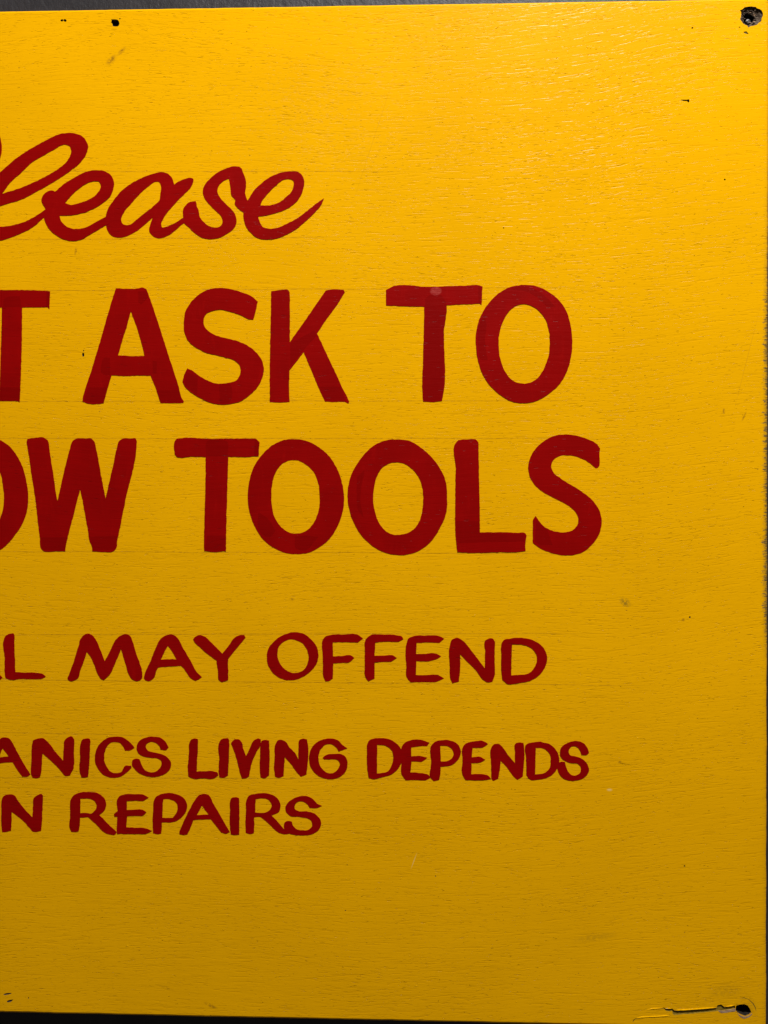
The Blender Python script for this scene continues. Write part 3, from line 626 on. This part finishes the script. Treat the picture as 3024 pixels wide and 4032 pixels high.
def build_board():
    B = BOARD
    outer = ragged_rect(B['left'], B['right'], B['bottom'], B['top'], 2.0, 3)
    n = len(outer)
    cx, cz = (B['left']+B['right'])/2, B['top']/2
    verts, faces, mi, sm = [], [], [], []
    # rounded, paint-softened arris: rings going back from the face
    def inset(d):
        res = []
        for (px_, pz_) in outer:
            dl, dr, db, dt = px_-B['left'], B['right']-px_, pz_-B['bottom'], B['top']-pz_
            q_ = [px_, pz_]
            if dl < 1: q_[0] += d
            if dr < 1: q_[0] -= d
            if db < 1: q_[1] += d
            if dt < 1: q_[1] -= d
            res.append(tuple(q_))
        return res
    rings = []
    for d_, y_ in ((1.35, 0.0), (1.15, .05), (.30, .46), (.08, .72), (0.0, 1.2)):
        rings.append((inset(d_), y_))
    rings.append((outer, TH))
    holes = []
    holes.append(('crater', CRATER))
    holes.append(('nail', NAIL, 2.2)); holes.append(('pit', LOWER_HOLE, 9.0))
    holes.append(('crack', CRACK, .8)); holes.append(('soft', CHIP, .35)); holes.append(('pit', GOUGE, 1.2))
    for dn in DENTS: holes.append(('wood', dn, .5))
    for (dx, dz, w, hh) in DOTS:
        pts = []
        for i in range(9):
            a = 2*math.pi*i/9; q_ = 1+rng.uniform(-.2, .2)
            pts.append((dx+math.cos(a)*w*q_, dz+math.sin(a)*hh*q_))
        holes.append(('dot', pts, 1.0))
    for line, w, dep in GROOVES:
        l_, r_ = [], []
        m_ = len(line)
        for i, (a, b) in enumerate(line):
            p0 = line[max(0, i-1)]; p1 = line[min(m_-1, i+1)]
            dx, dz = p1[0]-p0[0], p1[1]-p0[1]; L_ = math.hypot(dx, dz)
            ww = w*(.3 if i in (0, m_-1) else 1.0)*(1+rng.uniform(-.25, .25))
            l_.append((a-dz/L_*ww, b+dx/L_*ww)); r_.append((a+dz/L_*ww, b-dx/L_*ww))
        holes.append(('soft', l_+r_[::-1], dep))
    def rough_loop(p, amp):
        if amp == 0: return [tuple(v[:2]) for v in p]
        return [tuple(v) for v in curve([(a, b, True) for a, b in p], .7, amp, int(abs(p[0][0])*7))]
    hl = []
    for h in holes:
        amp = {'nail': .08, 'crater': .28, 'pit': .08, 'crack': .08, 'soft': .05, 'wood': .05, 'dot': 0}[h[0]]
        hl.append(rough_loop(h[1], amp))
    face0 = [list(rings[0][0])] + hl
    base = 0
    for lp in face0:
        for (a, b) in lp: verts.append((a, 0.0, b))
    for f in fill_cdt(face0): faces.append(f); mi.append(0); sm.append(False)
    prev = list(range(n))
    for k in range(1, len(rings)):
        loop, dep = rings[k]
        st = len(verts)
        for (a, b) in loop: verts.append((a, dep, b))
        for i in range(n):
            j = (i+1) % n
            faces.append((prev[i], st+i, st+j, prev[j])); mi.append(0); sm.append(False)
        prev = list(range(st, st+n))
    # back
    st = len(verts)
    for (a, b) in outer: verts.append((a, TH, b))
    for f in fill([outer]): faces.append(tuple(st+i for i in reversed(f))); mi.append(1); sm.append(False)
    # holes
    off = n
    for h, lp in zip(holes, hl):
        ids = list(range(off, off+len(lp))); off += len(lp)
        def wall(src, loop, dep, mat):
            s0 = len(verts)
            for q_ in loop: verts.append((q_[0], q_[2] if len(q_) > 2 else dep, q_[1]))
            m2 = len(loop)
            for i in range(m2):
                j = (i+1) % m2
                faces.append((src[i], src[j], s0+j, s0+i)); mi.append(mat); sm.append(False)
            return list(range(s0, s0+m2))
        if h[0] == 'crater':
            mx, mz = CRATER_MID
            r0 = wall(ids, [(mx+(a-mx)*.985, mz+(b-mz)*.985, .8) for a, b in lp], .8, 1)
            m2 = len(lp)
            for s_, dd in ((.86, 1.1), (.76, 1.7)):
                r0 = wall(r0, [(mx+(a-mx)*s_*(1+rng.uniform(-.04, .04)), mz+(b-mz)*s_*(1+rng.uniform(-.04, .04)), dd+rng.uniform(-.35, .35)) for a, b in lp], dd, 1)
            loop = []
            for a, b in lp:
                ang = math.atan2(b-mz, a-mx)
                rr_ = 3.35*(1+.09*math.sin(3*ang+1)+.05*math.sin(7*ang))
                loop.append((mx+math.cos(ang)*rr_, mz+math.sin(ang)*rr_+.1, 2.4+rng.uniform(-.2, .2)))
            r0 = wall(r0, loop, 2.4, 1)
            r0 = wall(r0, [(mx+(a-mx)*.92, mz+(b-mz)*.92, 8.5) for a, b, _ in loop], 8.5, 2)
            faces.append(tuple(r0)); mi.append(2); sm.append(False)
        else:
            mat = {'nail': 2, 'pit': 2, 'crack': 3, 'soft': 3, 'wood': 1, 'dot': 2}[h[0]]
            r0 = wall(ids, lp, .35, 1) if h[0] == 'pit' else ids
            r0 = wall(r0, lp, h[2], 1 if h[0] in ('nail', 'dot') else mat)
            for f in fill([lp]): faces.append(tuple(r0[i] for i in f)); mi.append(mat); sm.append(False)
    return mesh_obj('board', verts, faces, [YEL, WOOD, PIT, GROOVE], mi, root, sm)
build_board()

# ---------------------------------------------------------------- splinters, torn wood and the screw in its hole
def slab(name, poly, y0, y1, mat, parent, rough=.12):
    lp = [tuple(v) for v in curve([(a, b, True) for a, b in poly], .6, rough, 5)]
    n = len(lp)
    v = [(a, y0, b) for a, b in lp]+[(a, y1, b) for a, b in lp]
    f = list(fill([lp]))
    ccw = area2(lp) > 0
    for i in range(n):
        j = (i+1) % n
        f.append((i, n+i, n+j, j) if ccw else (j, n+j, n+i, i))
    return mesh_obj(name, v, f, [mat], None, parent)
for p in PATCHES: slab('torn_wood_patch', p, -.10, .2, PALE, root)

def curled_edge(line, w, h):
    """a lifted lip of paint and veneer running along a split"""
    p = [(line[0][0], line[0][1])]
    for (a, b), (c, d) in zip(line, line[1:]):
        k = max(1, int(math.hypot(c-a, d-b)/.8))
        for j in range(1, k+1): p.append((a+(c-a)*j/k, b+(d-b)*j/k))
    v, f = [], []
    n = len(p)
    for i, (a, b) in enumerate(p):
        e = min(1.0, i/3, (n-1-i)/3); e = max(e, .05)*rng.uniform(.8, 1.2)
        v += [(a, .02, b+w*e), (a, -h*e, b+w*.12), (a, .02, b+.01)]
    for i in range(n-1):
        q_, r_ = i*3, i*3+3
        f += [(q_, q_+1, r_+1, r_), (q_+1, q_+2, r_+2, r_+1)]
    mesh_obj('curled_paint_edge', v, f, [YEL], None, root)
for ln_ in LIPS: curled_edge(ln_, .62, .34)

mx, mz = CRATER_MID
for k in range(26):
    a = rng.uniform(0, 2*math.pi); r = rng.uniform(3.2, 4.6)
    x0, z0 = mx+math.cos(a)*r, mz+math.sin(a)*r*.9
    ln = rng.uniform(.8, 2.2); w = rng.uniform(.12, .3); t = rng.uniform(-.1, .35)
    dx, dz = math.cos(t)*ln/2, math.sin(t)*ln/2
    y = rng.uniform(.25, 1.1)
    v = [(x0-dx, y, z0-dz), (x0, y-.25, z0-w), (x0+dx, y+.1, z0+dz), (x0, y-.15, z0+w), (x0, y+1.2, z0)]
    f = [(0, 1, 3), (1, 2, 3), (0, 4, 1), (1, 4, 2), (2, 4, 3), (3, 4, 0)]
    mesh_obj('splinter', v, f, [rng.choice([WOOD, PALE, WOOD])], None, root)

def screw(cx, cz, y, r):
    verts, faces = [], []
    seg = 20
    prof = [(0, -.0), (.35, -.02), (.75, .10), (1.0, .35), (1.0, .6), (.5, 1.2), (.45, 5.0)]
    rings = []
    for (pr, py) in prof[1:]:
        s0 = len(verts)
        for i in range(seg):
            a = 2*math.pi*i/seg
            xx = math.cos(a)*pr*r; zz = math.sin(a)*pr*r
            yy = y+py
            verts.append((cx+xx, yy, cz+zz))
        rings.append(s0)
    verts.append((cx, y, cz)); c = len(verts)-1
    for i in range(seg): faces.append((c, rings[0]+i, rings[0]+(i+1) % seg))
    for a, b in zip(rings, rings[1:]):
        for i in range(seg):
            j = (i+1) % seg
            faces.append((a+i, b+i, b+j, a+j))
    o = mesh_obj('screw', verts, faces, [STEEL], None, root)
    s = .13*r; q_ = r*.8
    v = []
    for (a, b) in ((-q_, -s), (q_, -s), (q_, s), (-q_, s)):
        rx = a*math.cos(.7)-b*math.sin(.7); rz = a*math.sin(.7)+b*math.cos(.7)
        v.append((cx+rx, y-.06, cz+rz))
    v += [(a, y+.3, b) for a, _, b in v]
    sl = mesh_obj('screw_slot', v, [(0, 1, 2, 3), (0, 4, 5, 1), (1, 5, 6, 2), (2, 6, 7, 3), (3, 7, 4, 0)], [PIT], None, o)
screw(mx-.05, mz-.95, 2.6, 1.55)

# ---------------------------------------------------------------- lettering: each letter is its own film of paint
def clean(lp):
    res = []
    for p in lp:
        if not res or math.hypot(p[0]-res[-1][0], p[1]-res[-1][1]) > .05: res.append(tuple(p))
    return res
for idx, (ch, label, kind, contours) in enumerate(LETTERS):
    lift = .15 + .05*(idx % 3)
    step, rough = (.75, .085) if kind == 'big' else (.5, .11)
    groups = []
    coats = []
    for k, (c, s) in enumerate(contours):
        lp = clean(curve(parse(s), step, rough if c != '*' else .12, idx*10+k))
        if c in '=+': groups.append([lp])
        elif c == '-': groups[-1 if contours[0][0] != '=' or True else 0].append(lp)
        else: coats.append(lp)
    verts, faces, mi = [], [], []
    allp = [p for g in groups for p in g[0]]
    ox, oz = sum(p[0] for p in allp)/len(allp), sum(p[1] for p in allp)/len(allp)
    for gi, g in enumerate(groups):
        lf = lift + gi*.03
        s0 = len(verts)
        for lp in g:
            for a, b in lp: verts.append((a, -lf, b))
        for f in fill(g): faces.append(tuple(s0+i for i in f)); mi.append(0)
        o_ = s0
        for li, lp in enumerate(g):
            n = len(lp); b0 = len(verts)
            for a, b in lp: verts.append((a, .02, b))
            ccw = (area2(lp) > 0) == (li == 0)
            for i in range(n):
                j = (i+1) % n
                q4 = (o_+i, b0+i, b0+j, o_+j)
                faces.append(q4 if ccw else tuple(reversed(q4))); mi.append(0)
            o_ += n
    for ci, lp in enumerate(coats):
        s0 = len(verts)
        for a, b in lp: verts.append((a, -lift-.022-.006*ci, b))
        for f in fill([lp]): faces.append(tuple(s0+i for i in f)); mi.append(1)
    o = mesh_obj('letter', verts, faces, [RED, RED2], mi, root, None, (ox, 0, oz))
    o['label'] = label

# ---------------------------------------------------------------- the wall behind
N = NT('dark_wall_paint')
x, z = N.coords()
a = N.noise(N.vec(N.mul(x, .05), 0.0, N.mul(z, .05)), 1.0, 5.0, .65)
b = N.noise(N.vec(N.mul(x, .35), 0.0, N.mul(z, .25)), 1.0, 4.0, .6)
c = N.noise(N.vec(N.mul(x, 1.6), 0.0, N.mul(z, 1.6)), 1.0, 2.0, .6)
N.set(N.b.inputs['Base Color'], N.mix(N.ramp(a, .3, .7), (.019, .018, .0225), (.030, .028, .034)))
N.b.inputs['Roughness'].default_value = .5
N.b.inputs['Specular IOR Level'].default_value = .3
N.bump(N.add(N.add(N.mul(a, .8), N.mul(b, .5)), N.mul(c, .12)), 1.0, .8)
WY = TH + 0.6
wv, wf = [], []
W0, W1, H0, H1 = -700, 700, -420, 900
nx, nz = 70, 66
rw = random.Random(4)
for j in range(nz+1):
    for i in range(nx+1):
        wv.append((W0+(W1-W0)*i/nx, WY+rw.uniform(0, .35), H0+(H1-H0)*j/nz))
for j in range(nz):
    for i in range(nx):
        a0 = j*(nx+1)+i
        wf.append((a0, a0+1, a0+nx+2, a0+nx+1))
s0 = len(wv)
for (px_, pz_) in ((W0, H0), (W1, H0), (W1, H1), (W0, H1)): wv.append((px_, WY+100, pz_))
c4 = [0, nx, nz*(nx+1)+nx, nz*(nx+1)]
for i in range(4):
    j = (i+1) % 4
    wf.append((c4[i], s0+i, s0+j, c4[j]))
wf.append((s0+3, s0+2, s0+1, s0))
wall = mesh_obj('wall', wv, wf, [N.m], None, None, [True]*(nx*nz)+[False]*5)
wall.location = root.location
wall['kind'] = 'structure'
wall['label'] = 'dark grey painted wall behind the yellow sign'
